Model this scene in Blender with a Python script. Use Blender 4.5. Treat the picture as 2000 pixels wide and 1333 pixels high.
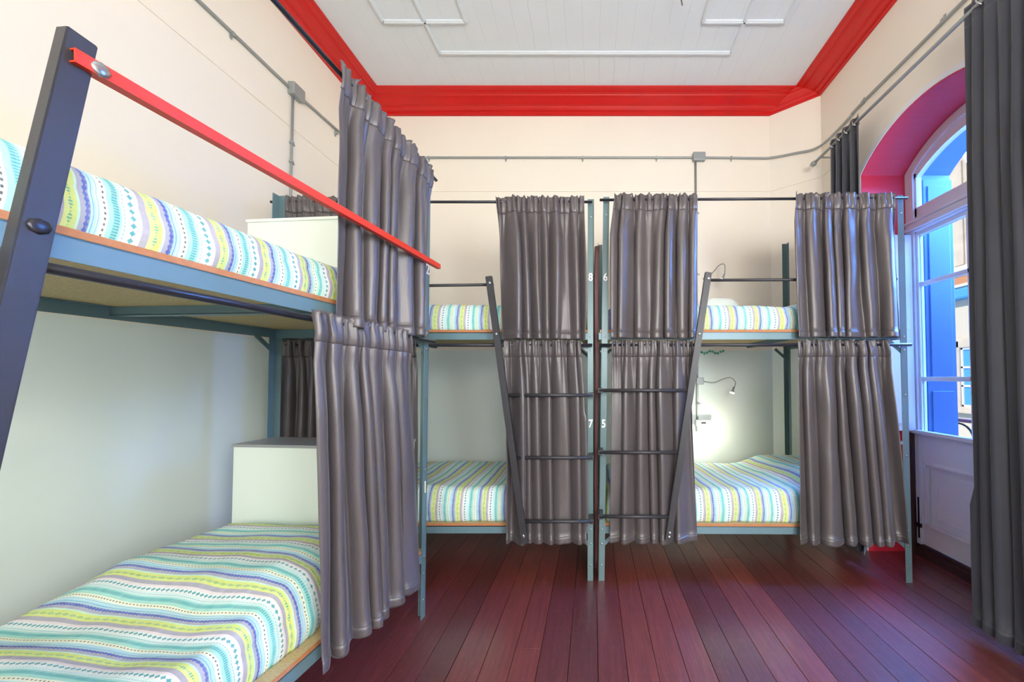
import bpy, bmesh, math, random
from mathutils import Vector, noise
from math import sin, cos, pi, radians

SC = bpy.context.scene
for o in list(bpy.data.objects): bpy.data.objects.remove(o)
random.seed(7)

# ---------------------------------------------------------------- camera
cam_d = bpy.data.cameras.new('camera'); cam = bpy.data.objects.new('camera', cam_d)
SC.collection.objects.link(cam); SC.camera = cam
cam.location = (0, 0, 1.3); cam.rotation_euler = (radians(91.5), 0, 0)
cam_d.sensor_width = 36; cam_d.lens = 680/2000*36; cam_d.clip_start = .02
cam_d.shift_x = (1000-1158)/2000; cam_d.shift_y = (720.2-666.5)/2000

# ---------------------------------------------------------------- world, sun, area lights, exposure
W = bpy.data.worlds.new('sky'); SC.world = W; W.use_nodes = True
wn = W.node_tree; bg = wn.nodes['Background']
tc = wn.nodes.new('ShaderNodeTexCoord'); sp = wn.nodes.new('ShaderNodeSeparateXYZ'); rp = wn.nodes.new('ShaderNodeValToRGB')
wn.links.new(tc.outputs['Generated'], sp.inputs[0]); wn.links.new(sp.outputs['Z'], rp.inputs[0]); wn.links.new(rp.outputs[0], bg.inputs[0])
rp.color_ramp.elements[0].color = (.50, .70, 1, 1); rp.color_ramp.elements[1].color = (.14, .36, 1, 1)
bg.inputs[1].default_value = .8

def light(name, kind, loc, target, energy, color, size=1, sy=None):
    d = bpy.data.lights.new(name, kind); d.energy = energy; d.color = color
    o = bpy.data.objects.new(name, d); SC.collection.objects.link(o); o.location = loc
    o.rotation_euler = (Vector(target)-Vector(loc)).to_track_quat('-Z', 'Y').to_euler()
    if kind == 'AREA':
        d.shape = 'RECTANGLE'; d.size = size; d.size_y = sy or size
    return o
sun = light('sun', 'SUN', (-5, 0, 12), (6, 1.5, 3), 3.0, (1, .93, .8)); sun.data.angle = radians(1)
light('assumed_room_lamp', 'POINT', (.8, -1.2, 2.3), (0, 0, 0), 50, (1, .89, .77)).data.shadow_soft_size = .35  # warm room lamp assumed behind the camera, unseen, no fitting built
light('fill_light_side', 'AREA', (1.95, -1.25, 1.85), (-1.0, 2.0, 1.0), 84, (.88, .94, 1), 1.1, 1.6)  # added side fill for an assumed window; the wall here is solid
light('fill_light_behind', 'AREA', (.3, -2.5, 1.95), (.0, 2, 1.3), 50, (.97, .97, 1), 1.8, 1.0)  # added frontal fill for the back bunks, no window there
light('door_sky_light', 'AREA', (4.1, 2.5, 3.1), (1.3, 1.5, 0), 950, (.10, .34, 1), 1.8, 1.8)  # added blue area lamp outside the door, standing in for sky light
SC.view_settings.view_transform = 'Standard'; SC.view_settings.look = 'None'
SC.view_settings.gamma = 1; SC.view_settings.use_curve_mapping = False
SC.view_settings.exposure = 0.76

# ---------------------------------------------------------------- materials
def hexc(h):
    h = h.lstrip('#'); c = [int(h[i:i+2], 16)/255 for i in (0, 2, 4)]
    return tuple(((x+.055)/1.055)**2.4 if x > .04045 else x/12.92 for x in c)+(1,)
class NT:
    def __init__(s, name, rough=.5, metal=0, spec=.5):
        s.m = bpy.data.materials.new(name); s.m.use_nodes = True; s.t = s.m.node_tree
        s.b = s.t.nodes['Principled BSDF']; s.b.inputs['Roughness'].default_value = rough
        s.b.inputs['Metallic'].default_value = metal; s.b.inputs['Specular IOR Level'].default_value = spec
    def n(s, kind, **kw):
        nd = s.t.nodes.new('ShaderNode'+kind)
        for k, v in kw.items(): setattr(nd, k, v)
        return nd
    def l(s, a, b): s.t.links.new(a, b)
    def set(s, nd, **kw):
        for k, v in kw.items(): nd.inputs[k].default_value = v
        return nd
    def math(s, op, a, b=None, c=None):
        nd = s.n('Math', operation=op)
        for i, v in enumerate((a, b, c)):
            if v is None: continue
            if isinstance(v, (int, float)): nd.inputs[i].default_value = v
            else: s.l(v, nd.inputs[i])
        return nd.outputs[0]
    def mix(s, f, a, b, mode='MIX'):
        nd = s.n('Mix', data_type='RGBA', blend_type=mode)
        for i, v in ((0, f), (6, a), (7, b)):
            if isinstance(v, (int, float, tuple)): nd.inputs[i].default_value = v
            else: s.l(v, nd.inputs[i])
        return nd.outputs[2]
    def noise(s, scale, detail=3, vec=None, stretch=None):
        nd = s.n('TexNoise'); nd.inputs['Scale'].default_value = scale; nd.inputs['Detail'].default_value = detail
        if vec is None:
            vec = s.n('TexCoord').outputs['Object']
        if stretch:
            mp = s.n('Mapping'); mp.inputs['Scale'].default_value = stretch; s.l(vec, mp.inputs[0]); vec = mp.outputs[0]
        s.l(vec, nd.inputs['Vector']); return nd.outputs['Fac']
    def bump(s, h, strength=.2, dist=.01):
        nd = s.n('Bump'); nd.inputs['Strength'].default_value = strength; nd.inputs['Distance'].default_value = dist
        s.l(h, nd.inputs['Height']); s.l(nd.outputs[0], s.b.inputs['Normal'])
    def col(s, c):
        if isinstance(c, tuple): s.b.inputs['Base Color'].default_value = c
        else: s.l(c, s.b.inputs['Base Color'])

def paint(name, c, rough=.5, metal=0, var=.12, scale=6, bump=.08, bs=60, spec=.5):
    k = NT(name, rough, metal, spec); c = hexc(c)
    dk = tuple(x*(1-var) for x in c[:3])+(1,)
    k.col(k.mix(k.noise(scale, 4), dk, c))
    if bump: k.bump(k.noise(bs, 3), bump, .003)
    return k.m
M = {}
M['teal'] = paint('teal_painted_steel', '#6a8488', .35, .15, .18, 9, .05)
M['teal_rail'] = paint('teal_grey_rail_paint', '#6f8e99', .38, .1, .2, 7, .05)
M['dark'] = paint('charcoal_steel', '#38383d', .45, 0, .35, 14, .15)
M['rodm'] = paint('dark_rod_steel', '#33343d', .3, .4, .15)
M['red'] = paint('red_gloss_paint', '#d3140f', .33, 0, .22, 4, .12, 25)
M['reveal'] = paint('red_reveal_paint', '#d62a3c', .5, 0, .12, 3, .1, 20)
M['orange'] = paint('orange_red_bar_paint', '#dd3816', .4, 0, .1, 12, .05)
M['white'] = paint('white_gloss_woodwork', '#e9ebf0', .38, 0, .06, 4, .06, 25)
M['box'] = paint('white_melamine', '#e6efe4', .4, 0, .03, 3, 0)
M['lid'] = paint('grey_melamine', '#97999a', .3, 0, .06, 5, 0)
M['conduit'] = paint('galvanised_conduit', '#a3a9a8', .45, .35, .12, 20, .05)
M['ceil'] = paint('ceiling_white_paint', '#e2e8ec', .55, 0, .05, 5, .08, 30)
M['num'] = paint('white_number_paint', '#f4f4f4', .6, 0, .03, 9, 0)
M['plastic'] = paint('white_plastic', '#eef0ee', .4, 0, .03, 9, 0)
M['black'] = paint('black_iron', '#17171a', .4, .4, .2)
M['brown'] = paint('reddish_brown_cloth', '#6a4240', .55, 0, .5, 12, .5, 40)
M['green'] = paint('green_leaf', '#57b294', .5, 0, .3, 30, .1)
M['chrome'] = paint('steel_bolt', '#b9bcc0', .25, .9, .1, 30, 0)
M['shutter_blue_shade'] = paint('blue_shade_shutter', '#41597f', .6, 0, .08, 4, .05)  # blue of the sky-lit shade is put into the shutter colour
M['outer'] = paint('blue_shade_outer_reveal', '#50658e', .6, 0, .08, 4, .05)  # blue shade of the outer reveal, put into its colour
M['facade'] = paint('beige_render', '#c9b9a2', .8, 0, .15, 2, .2, 8)
M['stone'] = paint('pale_stone', '#d9c3a8', .8, 0, .45, 3, .5, 6)
M['awn'] = paint('teal_gutter_paint', '#4b93c9', .5, 0, .1)
M['rust'] = paint('rusty_red_rail', '#5a2226', .5, .2, .2)
M['sill'] = paint('worn_brown_sill', '#4a3436', .5, 0, .5, 20, .4, 30)
M['glow'] = NT('lamp_glow').m
g = M['glow'].node_tree.nodes['Principled BSDF']; g.inputs['Emission Color'].default_value = (1, .95, .85, 1); g.inputs['Emission Strength'].default_value = 4

# walls: cream plaster above, mint and glossier below 1.56 m
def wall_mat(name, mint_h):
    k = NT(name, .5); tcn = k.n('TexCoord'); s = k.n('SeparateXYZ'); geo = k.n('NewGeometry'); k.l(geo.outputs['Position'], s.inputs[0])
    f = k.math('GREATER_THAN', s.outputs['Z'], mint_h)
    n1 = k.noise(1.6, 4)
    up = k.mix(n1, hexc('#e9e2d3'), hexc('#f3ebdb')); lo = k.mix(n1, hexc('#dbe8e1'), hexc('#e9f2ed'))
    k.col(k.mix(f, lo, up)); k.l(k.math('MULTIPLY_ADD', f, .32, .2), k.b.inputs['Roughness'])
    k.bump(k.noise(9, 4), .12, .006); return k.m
M['wall'] = wall_mat('cream_and_mint_wall', 1.56)

k = NT('floor_wood', .3, 0, .9)
oi = k.n('ObjectInfo'); cr = k.n('ValToRGB'); k.l(oi.outputs['Random'], cr.inputs[0])
e = cr.color_ramp.elements; e[0].color = hexc('#5a2624'); e[1].color = hexc('#7d3a30'); x = e.new(.5); x.color = hexc('#6a2c2a')
gr = k.noise(7, 6, None, (9, .6, 1)); gr2 = k.noise(2.2, 5)
c1 = k.mix(gr, (.35, .32, .34, 1), (1.5, 1.45, 1.45, 1)); c2 = k.mix(1.0, cr.outputs[0], c1, 'MULTIPLY')
sc = k.noise(45, 6, None, (6, .5, 1)); scm = k.math('MULTIPLY', k.math('SMOOTH_MIN', k.math('MAXIMUM', k.math('MULTIPLY', k.math('SUBTRACT', sc, .56), 6), 0), 1, .1), .30)
k.col(k.mix(scm, c2, hexc('#8d7478')))
k.b.inputs['Coat Weight'].default_value = .8; k.b.inputs['Coat Roughness'].default_value = .22
k.l(k.math('MULTIPLY_ADD', gr2, .3, .24), k.b.inputs['Roughness']); k.bump(gr, .25, .004)
M['wood'] = k.m
M['gap'] = paint('dark_floor_gap', '#120a0a', .8)

k = NT('curtain_satin', .43, 0, .85)
tcx = k.n('TexCoord')
nz = k.noise(3, 3); k.col(k.mix(nz, hexc('#494342'), hexc('#5b5558')))
wv = k.noise(420, 1, None, (1, 1, .12)); k.bump(k.math('ADD', wv, k.noise(160, 3, None, (1, 1, .05))), .35, .0015)
k.b.inputs['Sheen Weight'].default_value = .18; k.b.inputs['Sheen Roughness'].default_value = .35; k.b.inputs['Sheen Tint'].default_value = (.8, .82, 1, 1)
M['curtain'] = k.m
k = NT('window_curtain_fabric', .5, 0, .4)
k.col(k.mix(k.noise(3, 3), hexc('#2e313a'), hexc('#3e424d'))); k.bump(k.noise(420, 1, None, (1, 1, .12)), .2, .0012)
k.b.inputs['Sheen Weight'].default_value = .3
M['wcurtain'] = k.m

k = NT('chipboard', .7)
v = k.n('TexVoronoi'); v.inputs['Scale'].default_value = 110; k.l(k.n('TexCoord').outputs['Object'], v.inputs['Vector'])
k.col(k.mix(k.noise(90, 4, None, (1, 2.4, 1)), hexc('#8d7648'), hexc('#dcc898'))); k.bump(v.outputs['Distance'], .2, .002)
M['osb'] = k.m
M['osbedge'] = paint('chipboard_edge', '#c9875a', .7, 0, .35, 70, .4, 90)

def quilt_mat(name, period):
    k = NT(name, .75, 0, .25)
    uv = k.n('UVMap'); s = k.n('SeparateXYZ'); k.l(uv.outputs[0], s.inputs[0]); U, V = s.outputs[0], s.outputs[1]
    f = k.math('FRACT', k.math('DIVIDE', U, period))
    r = k.n('ValToRGB'); k.l(f, r.inputs[0]); cr = r.color_ramp; cr.interpolation = 'CONSTANT'
    st = [(0, '#e9eeee'), (.105, '#e8dfe2'), (.15, '#a6a5b6'), (.235, '#d9e67c'), (.30, '#cfe06a'), (.385, '#bfe6cf'), (.415, '#a3a6ba'),
          (.48, '#8f97bd'), (.535, '#a9dcea'), (.60, '#c9edf2'), (.655, '#eef3d8'), (.74, '#9fe0d2'), (.80, '#7cd2ca'), (.87, '#9adfd8'), (.91, '#d8f0ee')]
    cr.elements[0].position = 0; cr.elements[0].color = hexc(st[0][1]); cr.elements[1].position = st[1][0]; cr.elements[1].color = hexc(st[1][1])
    for p, c in st[2:]:
        e = cr.elements.new(p); e.color = hexc(c)
    col = r.outputs[0]
    def band(c, w): return k.math('LESS_THAN', k.math('ABSOLUTE', k.math('SUBTRACT', f, c)), w)
    def tri(per, ph=0): return k.math('ABSOLUTE', k.math('SUBTRACT', k.math('FRACT', k.math('ADD', k.math('DIVIDE', V, per), ph)), .5))
    def put(col, mask, c): return k.mix(mask, col, hexc(c))
    # teal spindle motif: width follows a triangle wave
    w = k.math('MULTIPLY', k.math('POWER', k.math('MULTIPLY', tri(.017), 2), 1.6), .042)
    col = put(col, k.math('LESS_THAN', k.math('ABSOLUTE', k.math('SUBTRACT', f, .052)), w), '#2a9da6')
    col = put(col, k.math('MULTIPLY', k.math('LESS_THAN', k.math('ABSOLUTE', k.math('SUBTRACT', f, .31)), k.math('MULTIPLY', tri(.03), .06)), k.math('GREATER_THAN', tri(.007), .22)), '#4fae92')
    w = k.math('MULTIPLY_ADD', tri(.013), .045, .008)
    col = put(col, k.math('LESS_THAN', k.math('ABSOLUTE', k.math('SUBTRACT', f, .50)), w), '#2b4fb8')
    col = put(col, band(.567, .006), '#5c9fd0'); col = put(col, band(.625, .005), '#6fb4d8')
    col = put(col, k.math('MULTIPLY', band(.70, .012), k.math('GREATER_THAN', tri(.012), .27)), '#3c4a52')
    col = put(col, k.math('MULTIPLY', band(.845, .035), k.math('GREATER_THAN', tri(.0065), .27)), '#2f9fb0')
    col = put(col, k.math('MULTIPLY', band(.948, .006), k.math('GREATER_THAN', tri(.009), .2)), '#58b7c8')
    blot = k.noise(38, 3); col = k.mix(k.math('MULTIPLY', blot, .28), col, hexc('#eef2f2'))
    k.col(col)
    q = k.math('ABSOLUTE', k.math('SUBTRACT', k.math('FRACT', k.math('DIVIDE', V, .045)), .5))
    q2 = k.math('ABSOLUTE', k.math('SUBTRACT', k.math('FRACT', k.math('DIVIDE', U, .045)), .5))
    h = k.math('ADD', k.math('POWER', k.math('MINIMUM', k.math('SUBTRACT', .5, q), k.math('SUBTRACT', .5, q2)), .4), k.math('MULTIPLY', k.noise(60, 3), .7))
    k.bump(h, .32, .006); return k.m
M['quilt'] = quilt_mat('striped_quilt', .130)
M['quilt_b'] = quilt_mat('striped_quilt_wide', .165)

k = NT('glass', .03); k.b.inputs['Transmission Weight'].default_value = 1; k.b.inputs['IOR'].default_value = 1.02; k.col((.92, .96, 1, 1)); M['glass'] = k.m

# ---------------------------------------------------------------- mesh helpers
OFF = {}
COL = SC.collection
def link(o): COL.objects.link(o)
def obj(name, bm, mat, parent=None, smooth=False, **props):
    bmesh.ops.recalc_face_normals(bm, faces=bm.faces)
    if parent is not None:
        off = OFF.get(parent.name, Vector())
        if off.length: bmesh.ops.translate(bm, verts=bm.verts, vec=-off)
    me = bpy.data.meshes.new(name); bm.to_mesh(me); bm.free()
    if mat: me.materials.append(M[mat] if isinstance(mat, str) else mat)
    if smooth: me.polygons.foreach_set('use_smooth', [True]*len(me.polygons))
    o = bpy.data.objects.new(name, me); link(o)
    if parent is not None:
        o.parent = parent; OFF[o.name] = OFF.get(parent.name, Vector())
    for k_, v_ in props.items(): o[k_] = v_
    return o
def root(name, loc, label, category, group=None):
    o = bpy.data.objects.new(name, None); link(o); o.location = loc; o.empty_display_size = .1
    o['label'] = label; o['category'] = category
    if group: o['group'] = group
    OFF[o.name] = Vector(loc); return o
def tag(o, label, category, group=None):
    o['label'] = label; o['category'] = category
    if group: o['group'] = group
    return o
def B(): return bmesh.new()
def box(bm, a, b, bevel=0):
    a, b = Vector(a), Vector(b)
    r = bmesh.ops.create_cube(bm, size=1); vs = r['verts']
    c = (a+b)/2; s = b-a
    for v_ in vs: v_.co = Vector((v_.co.x*abs(s.x), v_.co.y*abs(s.y), v_.co.z*abs(s.z)))+c
    if bevel:
        es = {e_ for v_ in vs for e_ in v_.link_edges}
        bmesh.ops.bevel(bm, geom=list(es), offset=bevel, segments=2, affect='EDGES', profile=.5)
    return vs
def hexa(bm, pts):
    """8 points: bottom 4 ring, top 4 ring"""
    v_ = [bm.verts.new(p) for p in pts]
    for f in ((0, 1, 2, 3), (7, 6, 5, 4), (0, 4, 5, 1), (1, 5, 6, 2), (2, 6, 7, 3), (3, 7, 4, 0)): bm.faces.new([v_[i] for i in f])
def tube(bm, pts, r, seg=10, cap=True):
    pts = [Vector(p) for p in pts]; rings = []; ref = None
    for i, p in enumerate(pts):
        d = (pts[min(i+1, len(pts)-1)]-pts[max(i-1, 0)]).normalized()
        if ref is None:
            ref = d.orthogonal().normalized()
        ref = (ref-d*ref.dot(d)).normalized(); w = d.cross(ref)
        rr = r[i] if isinstance(r, (list, tuple)) else r
        rings.append([bm.verts.new(p+ref*rr*cos(2*pi*j/seg)+w*rr*sin(2*pi*j/seg)) for j in range(seg)])
    for a, b in zip(rings, rings[1:]):
        for j in range(seg): bm.faces.new((a[j], a[(j+1) % seg], b[(j+1) % seg], b[j]))
    if cap: bm.faces.new(rings[0][::-1]); bm.faces.new(rings[-1])
def bar(bm, p, q, w, t, side):
    """rectangular bar from p to q; w along 'side' direction, t across"""
    p, q, side = Vector(p), Vector(q), Vector(side); d = (q-p).normalized()
    s_ = (side-d*side.dot(d)).normalized(); n_ = d.cross(s_)
    pts = []
    for c in (p, q):
        for a, b in ((-1, -1), (1, -1), (1, 1), (-1, 1)): pts.append(c+s_*w/2*a+n_*t/2*b)
    hexa(bm, pts)
def dome(bm, c, n_, r, h=.004):
    n_ = Vector(n_).normalized(); c = Vector(c)
    tube(bm, [c-n_*.002, c+n_*h*.5, c+n_*h*.9, c+n_*h], [r, r, r*.7, r*.15], 8)
def spline(pts, n=8):
    out = []; P = [Vector(p) for p in pts]; P = [P[0]*2-P[1]]+P+[P[-1]*2-P[-2]]
    for i in range(1, len(P)-2):
        for j in range(n):
            t = j/n; a, b, c, d = P[i-1:i+3]
            out.append(.5*((2*b)+(c-a)*t+(2*a-5*b+4*c-d)*t*t+(3*b-a-3*c+d)*t**3))
    out.append(P[-2]); return out
def struct(name, bm, mat, parent=None, smooth=False):
    o = obj(name, bm, mat, parent, smooth)
    if parent is None: o['kind'] = 'structure'
    return o

# ---------------------------------------------------------------- room shell
XL, XR, YB, YN, ZC = -2.19, 2.07, 3.35, -2.6, 4.02
ZK = 3.865                      # foot of the cornice
CH0, CH1 = (1.728, YB), (XR, 3.10)   # cut-off corner at the right
YD0, YD1, ZS, ZCR = 1.65, 2.65, 2.86, 3.08
YM = (YD0+YD1)/2
def arch(y, zs=ZS, zc=ZCR, half=.5, ym=YM):
    s_ = zc-zs; R = (half*half+s_*s_)/(2*s_); dy = min(abs(y-ym), half)
    return zs+math.sqrt(R*R-dy*dy)-(R-s_)

b = B(); box(b, (XL-.1, YN-.1, -.12), (2.42, YB+.1, -.02)); floor = struct('floor', b, 'gap')
pw = .131; x = XL
i = 0
while x < 2.42:
    w = pw*random.uniform(.92, 1.08)
    ys = [YN, random.uniform(-1.5, 1.2) if i % 2 else random.uniform(-.9, 3.0), YB]
    for y0, y1 in zip(ys, ys[1:]):
        xe = min(x+w, 2.42)
        b = B(); box(b, (x+.0012, y0+.001, -.02), (xe-.0012, y1-.001, random.uniform(-.0012, 0)), .0012)
        for v_ in b.verts: v_.co.x, v_.co.y = v_.co.x, v_.co.y
        obj('floorboard', b, 'wood', floor)
    x += w; i += 1

b = B(); box(b, (XL-.1, YN-.1, ZC+.02), (2.9, YB+.1, ZC+.15)); ceil = struct('ceiling', b, 'ceil')
x = XL
while x < XR:
    w = .132; b = B(); box(b, (x+.0003, YN, ZC), (min(x+w, XR)-.0003, YB, ZC+.022), .0005); obj('ceiling_board', b, 'ceil', ceil); x += w
def moulding(x0, y0, x1, y1):
    b = B(); bar(b, (x0, y0, ZC-.004), (x1, y1, ZC-.004), .026, .016, (0, 1, 0) if abs(x1-x0) > abs(y1-y0) else (1, 0, 0))
    bar(b, (x0, y0, ZC-.012), (x1, y1, ZC-.012), .012, .012, (0, 1, 0) if abs(x1-x0) > abs(y1-y0) else (1, 0, 0))
    obj('moulding_strip', b, 'ceil', ceil)
def rect(x0, y0, x1, y1):
    moulding(x0, y0, x1, y0); moulding(x0, y1, x1, y1); moulding(x0, y0, x0, y1); moulding(x1, y0, x1, y1)
rect(-1.28, -2.1, 1.155, 2.84); rect(-1.60, 1.95, -.97, 2.585); rect(.84, 1.95, 1.46, 2.585)

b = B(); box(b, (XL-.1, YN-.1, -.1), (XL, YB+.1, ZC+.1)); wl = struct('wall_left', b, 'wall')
b = B(); box(b, (XL, YB, -.1), (2.9, YB+.1, ZC+.1))
b2 = [(CH0[0], YB), (XR, CH1[1]), (XR, YB)]
hexa(b, [(CH0[0], YB, -.1), (CH1[0], CH1[1], -.1), (XR+.02, CH1[1], -.1), (XR+.02, YB+.01, -.1), (CH0[0], YB, ZC+.02), (CH1[0], CH1[1], ZC+.02), (XR+.02, CH1[1], ZC+.02), (XR+.02, YB+.01, ZC+.02)])
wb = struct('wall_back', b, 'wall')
b = B(); box(b, (XL-.1, YN-.1, -.1), (2.9, YN, ZC+.1)); struct('wall_front', b, 'wall')
# right wall with an arched doorway (three blocks, the middle one following the arch)
b = B(); box(b, (XR, YN, -.1), (2.74, YD0, ZC+.1)); box(b, (XR, YD1, -.1), (2.74, YB+.05, ZC+.1))
n = 24
for i in range(n):
    y0 = YD0+(YD1-YD0)*i/n; y1 = YD0+(YD1-YD0)*(i+1)/n
    hexa(b, [(XR, y0, arch(y0)), (2.74, y0, arch(y0)), (2.74, y1, arch(y1)), (XR, y1, arch(y1)), (XR, y0, ZC+.1), (2.74, y0, ZC+.1), (2.74, y1, ZC+.1), (XR, y1, ZC+.1)])
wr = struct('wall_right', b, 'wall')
# red painted reveal lining, and white margin band round the arch
def ring(bm, x0, x1, t0, t1, zb=0, ylo=YD0, yhi=YD1):
    """lining from offset t0 to t1 inward of the opening"""
    pts = [(yhi, zb)]+[(yhi, zb+(ZS-zb)*i/4) for i in range(1, 5)]
    pts += [(yhi-(yhi-ylo)*i/24, arch(yhi-(yhi-ylo)*i/24)) for i in range(1, 24)]+[(ylo, ZS)]+[(ylo, zb+(ZS-zb)*(4-i)/4) for i in range(1, 5)]
    def offs(p, t):
        y, z = p; cy, cz = YM, 2.0
        if z <= ZS+1e-6: return (y-t if y > YM else y+t, z if z < ZS-.01 else z-t*.4)
        d = Vector((y-YM, z-1.9)).normalized(); return (y-d.x*t, z-d.y*t)
    R = []
    for p in pts:
        a, c = offs(p, t0), offs(p, t1)
        R.append([bm.verts.new((x0, a[0], a[1])), bm.verts.new((x1, a[0], a[1])), bm.verts.new((x1, c[0], c[1])), bm.verts.new((x0, c[0], c[1]))])
    for p, q in zip(R, R[1:]):
        for j in range(4): bm.faces.new((p[j], p[(j+1) % 4], q[(j+1) % 4], q[j]))
    bm.faces.new(R[0]); bm.faces.new(R[-1][::-1])
b = B(); ring(b, XR-.001, 2.42, 0, .008); struct('trim_1', b, 'reveal', None)
b = B(); ring(b, XR-.006, XR+.002, -.035, .002); struct('trim_2', b, 'white', None)
# plaster ledge line on the walls at 3.12 m
b = B()
for p, q, s_ in (((XL, YN, 3.12), (XL, YB, 3.12), 1), ((XL, YB, 3.12), (CH0[0], YB, 3.12), 1), ((CH0[0], YB, 3.12), (CH1[0], CH1[1], 3.12), 1), ((XR, CH1[1], 3.12), (XR, 2.72, 3.10), 1), ((XR, 1.58, 3.10), (XR, YN, 3.12), 1)):
    bar(b, p, q, .012, .012, (0, 0, 1))
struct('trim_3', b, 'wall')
# cornice
prof = [(0, ZK), (.014, ZK), (.022, ZK+.008), (.022, ZK+.03), (.034, ZK+.036), (.046, ZK+.05), (.05, ZK+.062), (.066, ZK+.068), (.082, ZK+.082), (.10, ZK+.098), (.122, ZK+.108), (.126, ZK+.118), (.142, ZK+.122), (.158, ZK+.134), (.178, ZK+.14), (.18, ZK+.156), (0, ZK+.156)]
b = B(); rings = []
for p, z in prof:
    k_ = 1-min(p/.18, 1)
    cx_, cy_ = XR-p, YB-p
    a0 = (cx_-(XR-CH0[0])*k_, cy_); a1 = (cx_, cy_-(YB-CH1[1])*k_)
    rings.append([b.verts.new(q+(z,)) for q in ((XL+p, YN), (XL+p, cy_), a0, a1, (cx_, YN))])
for r0, r1 in zip(rings, rings[1:]+rings[:1]):
    for j in range(4):
        try: b.faces.new((r0[j], r0[j+1], r1[j+1], r1[j]))
        except ValueError: pass
bmesh.ops.remove_doubles(b, verts=b.verts, dist=1e-5)
struct('trim_4', b, 'red')

# ---------------------------------------------------------------- door
XD = 2.42
door = bpy.data.objects.new('door_1', None); link(door); door.location = (XD, YM, 0); door['kind'] = 'structure'; OFF['door_1'] = Vector(door.location)
b = B(); ring(b, XD-.02, XD+.05, .006, .07, .08); obj('door_frame', b, 'white', door)
b = B(); box(b, (XD-.03, YD0+.01, 2.385), (XD+.05, YD1-.01, 2.47), .006); box(b, (XD-.045, YD0+.01, 2.40), (XD-.02, YD1-.01, 2.425), .004); box(b, (XD-.04, YD0+.01, 2.455), (XD-.02, YD1-.01, 2.475), .004); obj('transom_bar', b, 'white', door)
# transom sash: slab between arch rings, with two panes
def pane_arch(bm, y0, y1, zlo, off, x0, x1, n=12):
    P0 = [(y0, zlo), (y1, zlo)]+[(y1+(y0-y1)*i/n, arch(y1+(y0-y1)*i/n)-off) for i in range(n+1)]
    A = [bm.verts.new((x0, y, z)) for y, z in P0]; C_ = [bm.verts.new((x1, y, z)) for y, z in P0]
    bm.faces.new(A); bm.faces.new(C_[::-1])
    for i in range(len(P0)): j = (i+1) % len(P0); bm.faces.new((A[i], A[j], C_[j], C_[i]))
def slab_arch(bm, y0, y1, zlo, off, x0, x1, n=12):
    P0 = []
    for i in range(n+1):
        y = y0+(y1-y0)*i/n; P0.append((y, arch(y)-off))
    for (ya, za), (yb, zb) in zip(P0, P0[1:]):
        hexa(bm, [(x0, ya, zlo), (x1, ya, zlo), (x1, yb, zlo), (x0, yb, zlo), (x0, ya, za), (x1, ya, za), (x1, yb, zb), (x0, yb, zb)])
b = B()
box(b, (XD-.005, YD0+.06, 2.47), (XD+.035, YD1-.06, 2.57), .004)
for i in range(24):
    ya = YD0+.06+.88*i/24; yb = YD0+.06+.88*(i+1)/24
    hexa(b, [(XD-.005, ya, arch(ya)-.14), (XD+.035, ya, arch(ya)-.14), (XD+.035, yb, arch(yb)-.14), (XD-.005, yb, arch(yb)-.14),
             (XD-.005, ya, arch(ya)-.06), (XD+.035, ya, arch(ya)-.06), (XD+.035, yb, arch(yb)-.06), (XD-.005, yb, arch(yb)-.06)])
box(b, (XD-.005, YD0+.06, 2.5), (XD+.035, YD0+.10, 2.9)); box(b, (XD-.005, YD1-.085, 2.5), (XD+.035, YD1-.05, 2.83))
box(b, (XD-.005, 2.175, 2.5), (XD+.035, 2.20, 2.98))
sash = obj('transom_sash', b, 'white', door)
for y0, y1 in ((2.20, 2.57), (1.75, 2.175)):
    b = B(); pane_arch(b, y0, y1, 2.565, .13, XD+.012, XD+.018); obj('pane', b, 'glass', sash)
# leaf
b = B(); ZB = .085
box(b, (XD-.005, 2.565, ZB), (XD+.035, YD1-.015, 2.385), .003); box(b, (XD-.005, YD0+.015, ZB), (XD+.035, YD0+.10, 2.385), .003)
box(b, (XD-.005, YD0+.1, 2.355), (XD+.035, 2.565, 2.385)); box(b, (XD-.005, YD0+.1, ZB), (XD+.035, 2.565, .235)); box(b, (XD-.005, YD0+.1, .68), (XD+.035, 2.565, .905))
leaf = obj('door_leaf', b, 'white', door)
b = B(); box(b, (XD-.045, YD0+.02, .885), (XD-.004, YD1-.02, .915), .006); obj('weather_ledge', b, 'white', leaf)
b = B(); box(b, (XD+.005, YD0+.1, .23), (XD+.02, 2.565, .69)); 
for (w_, x_) in ((.028, -.02), (.012, -.026)):
    for p, q in (((2.535, .235), (2.535, .675)), ((1.78, .235), (1.78, .675)), ((2.535, .235), (1.78, .235)), ((2.535, .675), (1.78, .675))):
        bar(b, (XD+x_+.01, p[0], p[1]), (XD+x_+.01, q[0], q[1]), w_, .014, (0, .001, 1) if p[1] == q[1] else (0, 1, 0))
for p, q in (((2.47, .30), (2.47, .61)), ((1.85, .30), (1.85, .61)), ((2.47, .30), (1.85, .30)), ((2.47, .61), (1.85, .61))):
    bar(b, (XD+.004, p[0], p[1]), (XD+.004, q[0], q[1]), .014, .01, (0, .001, 1) if p[1] == q[1] else (0, 1, 0))
obj('lower_panel', b, 'white', leaf)
for y in (2.2175, 1.87):
    b = B(); box(b, (XD, y-.0175, .9), (XD+.03, y+.0175, 2.36), .003); obj('glazing_bar', b, 'white', leaf)
for z in (1.29, 1.99):
    b = B(); box(b, (XD, YD0+.1, z-.016), (XD+.03, 2.567, z+.016), .003); obj('glazing_bar', b, 'white', leaf)
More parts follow.
